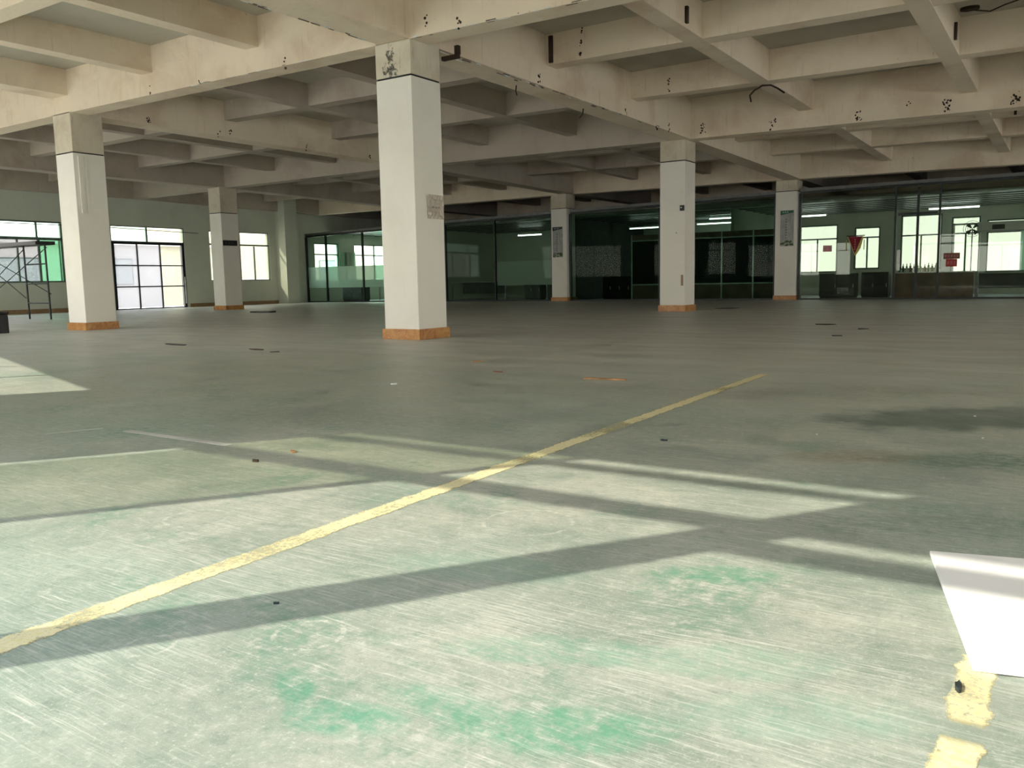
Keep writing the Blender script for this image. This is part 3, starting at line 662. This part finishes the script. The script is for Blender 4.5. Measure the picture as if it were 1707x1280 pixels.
# low cabinets, desks and curtains in the offices
def cabinet(x, y, wd, dp, h, m, label, group=None, doors=2):
    t = thing('cabinet', label, 'cabinet', (x, y, 0), 0, group)
    MB().box(-wd/2, wd/2, -dp/2, dp/2, .06, h).build('body', m, t, .005)
    MB().box(-wd/2+.02, wd/2-.02, -dp/2+.02, dp/2-.02, 0, .06).build('plinth', M['black'], t)
    n = doors
    for i in range(n):
        a = -wd/2+wd*i/n+.008; b = -wd/2+wd*(i+1)/n-.008
        d = MB().box(a, b, -dp/2-.018, -dp/2-.001, .09, h-.03).build('door', m, t, .003)
        MB().box(b-.05, b-.035, -dp/2-.035, -dp/2-.018, h*.5-.06, h*.5+.06).build('handle', M['alu'], d)
    return t
cabinet(-18.35, 29.4, .75, .45, .80, M['cubpanel'], 'dark low cabinet behind the glass, left one of two right of the curtains')
cabinet(-17.0, 29.4, 1.3, .45, .82, M['cubpanel'], 'dark low cabinet behind the glass, right one of two beside the dim poster column')
cabinet(-27.2, 28.3, 1.2, .5, .86, M['cubpanel'], 'grey low cabinet in the leftmost glass office')
cabinet(-14.3, 29.2, 1.5, .5, .85, M['dkglass'], 'black low cabinet in the dark office beside the wooden cubicle', doors=4)
cabinet(-6.5, 29.0, 1.1, .5, .80, M['cubpanel'], 'dark low cabinet below the pink paper in the pennant office')
cabinet(-5.4, 29.2, .8, .5, .82, M['dkglass'], 'black low cabinet below the pennant')
def desk(x, y, wd, dp, h, label):
    t = thing('desk', label, 'desk', (x, y, 0))
    MB().box(-wd/2, wd/2, -dp/2, dp/2, h-.035, h).build('desk_top', M['desk'], t, .004)
    for sx_ in (-1, 1):
        for sy_ in (-1, 1): MB().box(sx_*(wd/2-.05)-.02, sx_*(wd/2-.05)+.02, sy_*(dp/2-.05)-.02, sy_*(dp/2-.05)+.02, 0, h-.035).build('leg', M['alu'], t)
    MB().box(-wd/2+.07, wd/2-.07, dp/2-.06, dp/2-.04, .25, h-.035).build('modesty_panel', M['cubpanel'], t)
    return t
desk(-21.6, 30.0, 2.4, .8, .75, 'pale desk under the curtained window seen just right of the nearest column')
desk(-25.6, 29.6, 2.2, .8, .75, 'pale desk in the leftmost glass office behind the frosted band')
desk(-1.4, 30.2, 2.6, .8, .74, 'pale long desk at the far right behind the glass')
# shop counter with horizontal slats and a row of bottles and books
ct = thing('slatted_counter', 'dark brown slatted counter behind the narrow glass door panes', 'counter', (-3.75, 28.35, 0), ANG)
MB().box(-.95, 1.15, .03, .5, 0, .76).build('body', M['brown'], ct)
for i in range(9): MB().box(-.95, 1.15, 0, .028, .04+i*.08, .04+i*.08+.066).build('slat', M['brown'], ct)
MB().box(-.98, 1.18, -.02, .52, .762, .80).build('counter_top', M['alu'], ct)
rr2 = random.Random(5)
proto = None
for i in range(11):
    x = -4.62+i*.10
    hh = rr2.uniform(.17, .27)
    b = thing('bottle', '%s container, %s from the left in the row on the slatted counter' % (('dark green', 'black', 'white', 'brown')[i % 4], ('first', 'second', 'third', 'fourth', 'fifth', 'sixth', 'seventh', 'eighth', 'ninth', 'tenth', 'last')[i]), 'bottle', (x, 28.6+.05*(x+3.75), .80), 0, 'containers in a row on the slatted counter')
    MB().tube([(0, 0, 0), (0, 0, hh*.7), (0, 0, hh*.72)], .03, 8).build('body', (M['inkgreen'], M['ink'], M['white'], M['brown'])[i % 4], b)
    MB().tube([(0, 0, hh*.72), (0, 0, hh)], .013, 8).build('cap', M['white'], b)
def curtain(x, y, z0, z1, wd, m, label, rz=0):
    t = thing('curtain', label, 'curtain', (x, y, 0), rz, 'pale curtains in the offices')
    n = 36; vs_, fs = [], []
    for i in range(n+1):
        u = -wd/2+wd*i/n; o_ = .035*math.sin(i*1.35)+.01*math.sin(i*3.1)
        for z in (z0, z1): vs_.append((u, o_, z))
    for i in range(n): fs.append((2*i, 2*i+2, 2*i+3, 2*i+1))
    me = D.meshes.new('cloth'); me.from_pydata(vs_, [], fs); me.materials.append(m); o_ = D.objects.new('cloth', me); link(o_, t)
    sm = o_.modifiers.new('thickness', 'SOLIDIFY'); sm.thickness = .004
    MB().tube([(-wd/2-.05, 0, z1+.02), (wd/2+.05, 0, z1+.02)], .012, 8).build('rod', M['alu'], t)
M['curt'] = frosted('sheer_curtain', (0.62, 0.78, 0.68), .75)
curtain(-24.15, 33.6, .95, 2.1, 1.6, M['curt'], 'pale green sheer curtain seen between the nearest column and the first mullion')
curtain(-28.22, 28.9, .8, 2.2, .9, M['curt'], 'gathered sheer curtain in the leftmost corner office', PI/2)
curtain(-.6, 33.5, .8, 2.3, 2.2, M['curt'], 'pale sheer curtain at the far right office window')

# pennant on the glass
pn = D.objects.new('pennant', None); link(pn); pn.matrix_world = RP @ Matrix.Translation((up_(-5.72), -.05, 0))
tag(pn, 'dark red triangular pennant with gold fringe hanging on the glass', 'pennant')
def tri(name, pts, y0, y1, m, par):
    mb = MB(); b = 0; n = len(pts)
    mb.v = [(x, y0, z) for x, z in pts]+[(x, y1, z) for x, z in pts]
    mb.f = [tuple(range(n)), tuple(reversed(range(n, 2*n)))]+[(i, i+n, (i+1) % n+n, (i+1) % n) for i in range(n)]
    return mb.build(name, m, par)
tri('cloth', [(-.20, 1.90), (.0, 1.38), (.20, 1.90)], 0, .008, M['red'], pn)
tri('fringe', [(-.22, 1.90), (-.20, 1.90), (.0, 1.38), (.20, 1.90), (.24, 1.90), (.16, 1.55), (.01, 1.30)], .010, .014, M['gold'], pn)
MB().tube([(-.25, .004, 1.915), (.27, .004, 1.925)], .014, 8).build('hanging_rod', M['rust'], pn)
for s in (-1, 1): MB().box(s*.255-.012, s*.255+.012, 0, .008, 1.50, 1.80).build('tassel', M['gold'], pn)
def glyph(mb, cx, cz, w_, h_, y, seed, th=.9):
    """a small block character made of strokes, in the x-z plane"""
    r_ = random.Random(seed); t_ = w_*.12
    for k in range(3):
        z = cz-h_/2+h_*(k+.5)/3+r_.uniform(-.05, .05)*h_
        mb.box(cx-w_/2*r_.uniform(.6, 1), cx+w_/2*r_.uniform(.6, 1), y, y+.002, z-t_/2, z+t_/2)
    for k in range(2):
        x = cx-w_/4+w_/2*k+r_.uniform(-.1, .1)*w_
        mb.box(x-t_/2, x+t_/2, y-.0004, y+.0016, cz-h_/2*r_.uniform(.6, 1), cz+h_/2*r_.uniform(.6, 1))
mb = MB()
for i, z in enumerate((1.80, 1.73, 1.66, 1.59, 1.52)): glyph(mb, .0, z, .05, .05, -.003, 40+i)
mb.box(-.17, .17, -.003, -.001, 1.868, 1.874)
mb.build('lettering', M['pinktext'], pn)
# pink paper and red sign on the glass
pk = MB().box(-.13, .13, 0, .003, 1.47, 1.66).build('paper_notice', M['pinkpaper']); pk.matrix_world = RP @ Matrix.Translation((up_(-6.52), -.02, 0))
tag(pk, 'small pink paper stuck to the glass left of the pennant', 'notice')
sg = D.objects.new('sign', None); link(sg); sg.matrix_world = RP @ Matrix.Translation((up_(-3.10), -.03, 0)); tag(sg, 'two part red and maroon sign on the far right glass', 'sign')
MB().box(-.21, .21, 0, .012, 1.15, 1.32).build('upper_plate', M['signmaroon'], sg); MB().box(-.145, .145, 0, .012, .93, 1.145).build('lower_plate', M['signred'], sg)
mb = MB()
for i in range(5): glyph(mb, -.15+.075*i, 1.235, .055, .07, -.004, 60+i)
for i in range(3): glyph(mb, -.08+.08*i, 1.04, .06, .12, -.004, 70+i)
mb.build('lettering', M['pinktext'], sg)
# wall air conditioner inside the right office
ac = thing('air_conditioner', 'white wall unit high up in the far right office', 'appliance', (-1.9, 29.5, 0))
MB().box(-.75, .85, 0, .22, 1.95, 2.25).build('casing', M['white'], ac, .02); MB().box(-.35, -.02, -.012, 0, 2.02, 2.16).build('display', M['ink'], ac)
MB().box(-.7, .8, -.01, 0, 1.96, 1.99).build('louvre', M['alu'], ac)
for px_, hz in ((-1.4, 2.25), (-.70, 1.95), (.76, 1.95)): MB().box(px_, px_+.04, .05, .15, 0, hz).build('support_post', M['alu'], ac)
MB().box(-1.36, -.75, .06, .12, 2.19, 2.24).build('top_bar', M['alu'], ac)
fn = thing('wall_fan', 'round grey fan by the far right office window', 'fan', (-2.75, 29.2, 0))
rg = MB()
for r_ in (.24, .18, .12, .06): rg.tube([(r_*math.cos(t*PI/10), 0, 2.05+r_*math.sin(t*PI/10)) for t in range(21)], .006, 5)
rg.build('cage', M['alu'], fn)
for kx in range(4):
    a = kx*PI/2+.4
    tri('blade', [(0, 2.05), (.2*math.cos(a), 2.05+.2*math.sin(a)), (.2*math.cos(a+.7), 2.05+.2*math.sin(a+.7))], .02, .03, M['cubpanel'], fn)
MB().tube([(0, .06, 0), (0, .06, 2.05)], .018, 8).build('pole', M['alu'], fn)

# posters on the two slim columns and on the nearest column
def poster(x, y, z0, z1, wd, headm, label, seed, dim):
    t = thing('poster', label, 'poster', (x, y, 0))
    MB().box(-wd/2, wd/2, 0, .006, z0, z1).build('sheet', M['desk'], t)
    tri('header_band', [(-wd/2, z1-.14), (wd/2-.02, z1-.07), (wd/2-.02, z1), (-wd/2, z1-.0)], -.004, 0, headm, t)
    mb = MB()
    for i in range(9): glyph(mb, -.03, z1-.27-i*.082, .05, .05, -.004, seed+i)
    for i in range(4 if not dim else 6): glyph(mb, .085, z1-.22-i*.05, .03, .03, -.004, seed+20+i)
    mb.build('lettering', M['ink'], t)
    mb = MB(); r_ = random.Random(seed)
    for i in range(26):
        px, pz, s = r_.uniform(-wd/2+.03, wd/2-.03), z0+r_.uniform(.02, .16), r_.uniform(.01, .03)
        mb.box(px-s, px+s, -.004-.0002*i, 0, pz-s, pz+s)
    mb.build('plant_print', M['leafgreen'], t)
    mb = MB()
    for i in range(3): glyph(mb, -wd/2+.09+i*.07, z1-.055, .04, .04, -.008, seed+50+i)
    mb.build('header_lettering', M['white'], t)
    return t
poster(-7.70, 27.25, 1.68, 2.78, .42, M['inkgreen'], 'tall poster with green header and a column of characters, on the right slim column', 100, False)
poster(-15.78, 26.85, 1.58, 2.66, .42, M['ink'], 'tall dim poster with dark header on the left slim column', 140, True)
cs = thing('column_sign', 'small black horizontal sign on the shaded grey column', 'sign', (-23.045, 17.99, 0), PI/2)
MB().box(-.03, .52, -.025, -.001, 2.07, 2.24).build('plate', M['black'], cs)
mb = MB()
for i in range(3): glyph(mb, .08+.12*i, 2.155, .07, .09, -.029, 200+i)
mb.build('lettering', M['cubpanel'], cs)
pw = thing('paper_in_plastic', 'crumpled plastic sleeve with a printed sheet taped to the nearest column', 'notice', (-7.268, 9.13, 0))
n = 12; vs_, fs = [], []
r_ = random.Random(9)
for j in range(n+1):
    for i in range(n+1):
        yy = -.19+.36*i/n+(.012*r_.uniform(-1, 1) if j in (0, n) else 0); zz = 1.60+.32*j/n
        edge = min(i, j, n-i, n-j)
        vs_.append((.004+.012*r_.random()*(1 if edge < 4 else .25), yy+.01*(n-j)/n, zz))
for j in range(n):
    for i in range(n): a = j*(n+1)+i; fs.append((a, a+1, a+n+2, a+n+1))
me = D.meshes.new('sleeve'); me.from_pydata(vs_, [], fs); 
def plas():
    m, nt, o_ = mat('crinkled_plastic'); k = N(nt); b = k.bsdf((0.60, 0.52, 0.43), .18, spec=.9)
    t_ = k.n('ShaderNodeBsdfTransparent'); mx = k.n('ShaderNodeMixShader'); mx.inputs[0].default_value = .55
    k.lk(t_.outputs[0], mx.inputs[1]); k.lk(b, mx.inputs[2]); k.lk(mx.outputs[0], o_.inputs[0]); return m
M['plas'] = plas(); me.materials.append(M['plas']); link(D.objects.new('sleeve', me), pw)
MB().box(.001, .003, -.15, .14, 1.63, 1.86).build('sheet', M['paper'], pw)
mb = MB()
for i in range(6): mb.box(.003, .005, -.10+.034*i, -.10+.034*i+.022, 1.745, 1.765)
mb.build('lettering', M['ink'], pw)

# ---------------------------------------------------------------- scaffold at the left
sc = thing('scaffold', 'dark green steel scaffold frame with cross braces by the left windows', 'scaffold', (0, 0, 0))
yA, yB2 = 11.7, 13.0
def pipe(name, a, b, r=.021): return MB().tube([a, b], r, 8).build(name, M['grn'], sc)
for xx in (-23.05, -22.0, -24.9, -25.9)[:2]:
    pipe('upright', (xx, yA, 0), (xx-.02, yA, 1.96), .024)
for z in (.42, .92, 1.42): pipe('rung', (-23.05, yA, z), (-22.0, yA, z), .018)
for xx in (-25.15, -26.2):
    pipe('upright', (xx, yA+.02, 0), (xx, yA+.02, 1.96), .024)
for z in (.42, 1.0, 1.55): pipe('rung', (-26.2, yA+.02, z), (-25.15, yA+.02, z), .018)
for (a, b) in (((-23.05, yA-.03, 1.80), (-25.15, yA, .85)), ((-23.05, yA-.05, .55), (-25.15, yA, 1.50)), ((-22.03, yA+.05, 1.84), (-25.2, yA+.08, .62)), ((-22.03, yA+.07, .65), (-25.2, yA+.08, 1.70))): pipe('cross_brace', a, b, .012)
MB().box(-26.3, -21.98, yA-.25, yA+.25, 1.90, 1.99).build('platform', M['black'], sc)
# black box at the left edge
bb = thing('black_crate', 'small black crate standing at the left edge of the picture', 'crate', (-16.2, 7.52, 0))
MB().box(-.25, .25, -.2, .2, .0, .34).build('body', M['black'], bb, .01); MB().box(-.26, .26, -.21, .21, .341, .38).build('lid', M['black'], bb, .008)

# ---------------------------------------------------------------- things fixed to or hanging from the beams
def hang(name, label, cat, m, mb, group=None):
    o = mb.build(name, m); return tag(o, label, cat, group)
hang('steel_bar', 'black vertical bar on the face of a secondary beam right of the nearest column', 'bar', M['rust'], MB().box(-7.215, -7.15, 12.06, 12.099, 4.19, 4.60))
hang('steel_bar', 'short black strip on the secondary beam at the top right of centre', 'bar', M['rust'], MB().box(-4.658, -4.62, 11.41, 11.47, 4.20, 4.42))
hang('steel_bar', 'short black strip on the beam at the top right', 'bar', M['rust'], MB().box(-1.718, -1.68, 14.48, 14.55, 4.16, 4.40))
hang('steel_bar', 'tiny black block on the far beam at the right edge', 'bar', M['rust'], MB().box(-1.31, -1.26, 21.05, 21.098, 4.0, 4.09))
hang('bracket', 'black angle bracket sticking out beside the head of the nearest column', 'bracket', M['rust'], MB().box(-7.27, -7.0, 9.36, 9.42, 3.70, 3.75).box(-7.05, -6.99, 9.36, 9.42, 3.75, 3.86))
hang('hanging_wire', 'arched black wire hanging from the secondary beam at the upper right', 'wire', M['rust'],
     MB().tube([(-5.02+.09, 15.1, 3.78), (-4.97, 15.15, 3.90), (-4.9, 15.2, 3.99), (-4.80, 15.3, 4.07), (-4.70, 15.45, 4.09), (-4.62, 15.6, 4.05), (-4.56, 15.8, 4.0)], .016, 6))
hang('hanging_wire', 'short bent wire under the main beam left of the switch-box column', 'wire', M['rust'], MB().tube([(-7.6, 13.9, 3.81), (-7.6, 13.88, 3.72), (-7.62, 13.8, 3.64)], .010, 6))
hang('hanging_wire', 'short hooked wire under the main beam just right of the nearest column', 'wire', M['rust'], MB().tube([(-7.6, 11.7, 3.84), (-7.6, 11.68, 3.74), (-7.6, 11.72, 3.68)], .010, 6))
hang('hanging_wire', 'thin curved wire under the slab at the top right corner', 'wire', M['rust'], MB().tube([(-1.62, 14.7, 4.60), (-1.5, 14.85, 4.62), (-1.3, 14.9, 4.58), (-1.1, 14.75, 4.60), (-.8, 14.6, 4.62)], .010, 6))
hang('ceiling_plate', 'small dark oval plate on the slab at the top right corner', 'plate', M['rust'], MB().prism([(-1.55+.13*math.cos(t*PI/6), 14.72+.09*math.sin(t*PI/6)) for t in range(12)], 4.60, 4.64))

# ---------------------------------------------------------------- floor markings and litter
def strip(label, x0, x1, y0, y1, m, nm='floor_line', cat='floor marking'):
    return tag(MB().box(x0, x1, y0, y1, .0006, .0016).build(nm, m), label, cat)
yl = MB().hexa([(-1.915, .2, .0006), (-1.81, .2, .0006), (-1.94, 6.5, .0006), (-2.045, 6.5, .0006), (-1.915, .2, .0012), (-1.81, .2, .0012), (-1.94, 6.5, .0012), (-2.045, 6.5, .0012)]).build('floor_line', M['yellow'])
tag(yl, 'faded yellow line running across the floor from the lower left towards the columns', 'floor marking')
strip('short faded yellow line at the lower right next to the white board', -.175, -.07, .7, 1.82, M['yellow2'])
tp = MB().box(-.42, .42, -.022, .022, .0005, .002).build('tape_strip', M['tape']); tp.location = (-3.76, 2.57, 0); tag(tp, 'thin grey tape strip lying on the shaded floor at the left', 'tape')
tp = MB().box(-.14, .14, -.006, .006, .0005, .002).build('tape_strip', M['tape']); tp.location = (-4.43, 2.43, 0); tp.rotation_euler = (0, 0, 1.2); tag(tp, 'short thin grey scrap at the left, behind the long tape strip', 'tape')
bo = thing('white_board', 'large white board lying flat on the floor at the lower right', 'board', (-.13, 1.745, 0), math.atan2(.05, .21))
MB().box(0, 1.4, 0, .72, .003, .014).build('panel', M['board'], bo, .002)
def scrap(x, y, L_, W_, rz, m, label, th=.006, group=None, nm='scrap', cat='debris', seed=1):
    r_ = random.Random(seed); n = 9
    poly = []
    for i in range(n):
        t = 2*PI*i/n; k = r_.uniform(.7, 1.1); poly.append((L_/2*math.cos(t)*k, W_/2*math.sin(t)*k))
    o = MB().prism(poly, .001, th).build(nm, m); o.location = (x, y, 0); o.rotation_euler = (0, 0, rz)
    # lift a few rim points so that it is not flat
    for v in o.data.vertices:
        if v.co.z > .0012: v.co.z += r_.uniform(0, th*.8)
    return tag(o, label, cat, group)
scrap(-9.95, 6.9, .55, .16, -.2, M['black'], 'flat black scrap on the floor left of the nearest column, farther left of two', seed=2)
scrap(-8.1, 6.7, .36, .06, -.1, M['rust'], 'thin dark scrap on the floor left of the nearest column, nearer of two', seed=3)
scrap(-7.6, 6.55, .14, .05, .5, M['ink'], 'tiny dark chip beside the thin dark scrap left of the nearest column', seed=4)
scrap(-19.3, 16.3, .8, .5, .2, M['black'], 'dark heap of rags on the floor between the grey column and the nearest column', th=.03, seed=5)
scrap(-7.05, 20.0, .6, .5, .1, M['black'], 'flat black patch of sheet behind the switch-box column', seed=6)
scrap(-3.2, 13.5, .36, .25, .1, M['rust'], 'small dark brown scrap on the far floor below the pennant office', seed=7)
scrap(-2.47, 11.0, .16, .10, .3, M['ink'], 'little dark chip on the far floor right of centre, nearer of two', seed=8)
scrap(-2.46, 12.5, .16, .10, .3, M['ink'], 'little dark chip on the far floor right of centre, farther of two', seed=9)
scrap(-4.7, 6.48, .13, .04, .9, M['wood'], 'small orange brown wood splinter in the middle of the floor', seed=10)
scrap(-4.0, 5.8, .11, .035, -.1, M['signmaroon'], 'little red brown scrap in the middle of the floor, right of the splinter', seed=11)
scrap(-4.24, 4.77, .06, .05, .4, M['white'], 'small white chip on the floor left of centre', seed=12)
scrap(-2.91, 2.37, .035, .018, .4, M['leaf'], 'dead curled leaf on the sunlit floor at the left', th=.008, nm='dead_leaf', cat='leaf', seed=13)
scrap(-2.93, 2.60, .06, .022, -.5, M['wood'], 'crumpled tan wrapper on the sunlit floor near the leaf', th=.005, nm='wrapper', cat='litter', seed=14)
scrap(-1.57, 3.62, .035, .012, 0, M['ink'], 'tiny dark flake at the end of a scratch right of centre', seed=15)
st = MB().box(-.17, .17, -.012, .012, .001, .012).build('wooden_stick', M['wood']); st.location = (-2.94, 5.68, 0); st.rotation_euler = (0, 0, .12); tag(st, 'thin orange wooden stick lying in the middle of the floor', 'stick')
for i, (x, y) in enumerate(((-.42, 5.0), (-.33, 4.35), (-1.0, 4.1), (-.05, 8.0), (-1.55, 1.3))):
    scrap(x, y, .014, .009, i, M['white'] if i != 4 else M['ink'], ('tiny pale paint crumb on the dark green stain at the right', 'tiny pale paint crumb between the two dark stains at the right', 'tiny pale paint crumb left of the brown stain', 'tiny pale paint crumb on the far floor beyond the dark stain at the right edge', '')[i] if i != 4 else 'tiny dark crumb on the sunlit floor near the yellow line', th=.003, group='paint crumbs on the floor' if i != 4 else None, seed=20+i, nm='crumb')
scrap(-.145, 1.66, .012, .05, .1, M['ink'], 'dark sliver on the short yellow line below the white board', seed=40, nm='sliver')

# ---------------------------------------------------------------- outside
og = MB().box(-120, 90, -60, 90, -.5, -.25).build('ground', M['ext_ground']); struct(og, 'concrete ground outside')
def building(x0, x1, y0, y1, h, m, label, side='x', wins=(), z0=0):
    t = thing('building', label, 'building', ((x0+x1)/2, (y0+y1)/2, -.25))
    hx, hy = (x1-x0)/2, (y1-y0)/2
    MB().box(-hx, hx, -hy, hy, 0, h).build('walls', m, t)
    MB().box(-hx-.3, hx+.3, -hy-.3, hy+.3, h, h+.35).build('roof', M['wallp'], t)
    for (u, z, wd, hg) in wins:
        f_ = MB().box(hx, hx+.06, u-wd/2, u+wd/2, z, z+hg).build('window', M['greenframe'], t)
        MB().box(hx+.061, hx+.07, u-wd/2+.06, u+wd/2-.06, z+.06, z+hg-.06).build('pane', M['extpane'], f_)
    return t
building(-62, -43, 8, 33, 3.3, M['wallp'], 'low grey workshop outside the left windows', wins=[(-9, 1.2, 2, 1.4), (-4, 1.2, 2, 1.4), (1, 1.2, 2, 1.4), (6, 1.2, 2, 1.4)])
building(-60, -44, 35.0, 48, 7.0, M['wallc'], 'cream sunlit house seen through the right panes of the gridded door', wins=[(-3, 1.2, 1.6, 1.5), (1.5, 1.2, 1.6, 1.5), (-3, 4.2, 1.6, 1.5), (1.5, 4.2, 1.6, 1.5)])

# tiny joined pieces that the photograph does not let one pick apart
for o in D.objects:
    if o.type == 'MESH' and o.name.split('.')[0] in ('lettering', 'header_lettering', 'plant_print', 'cage'): o['kind'] = 'stuff'
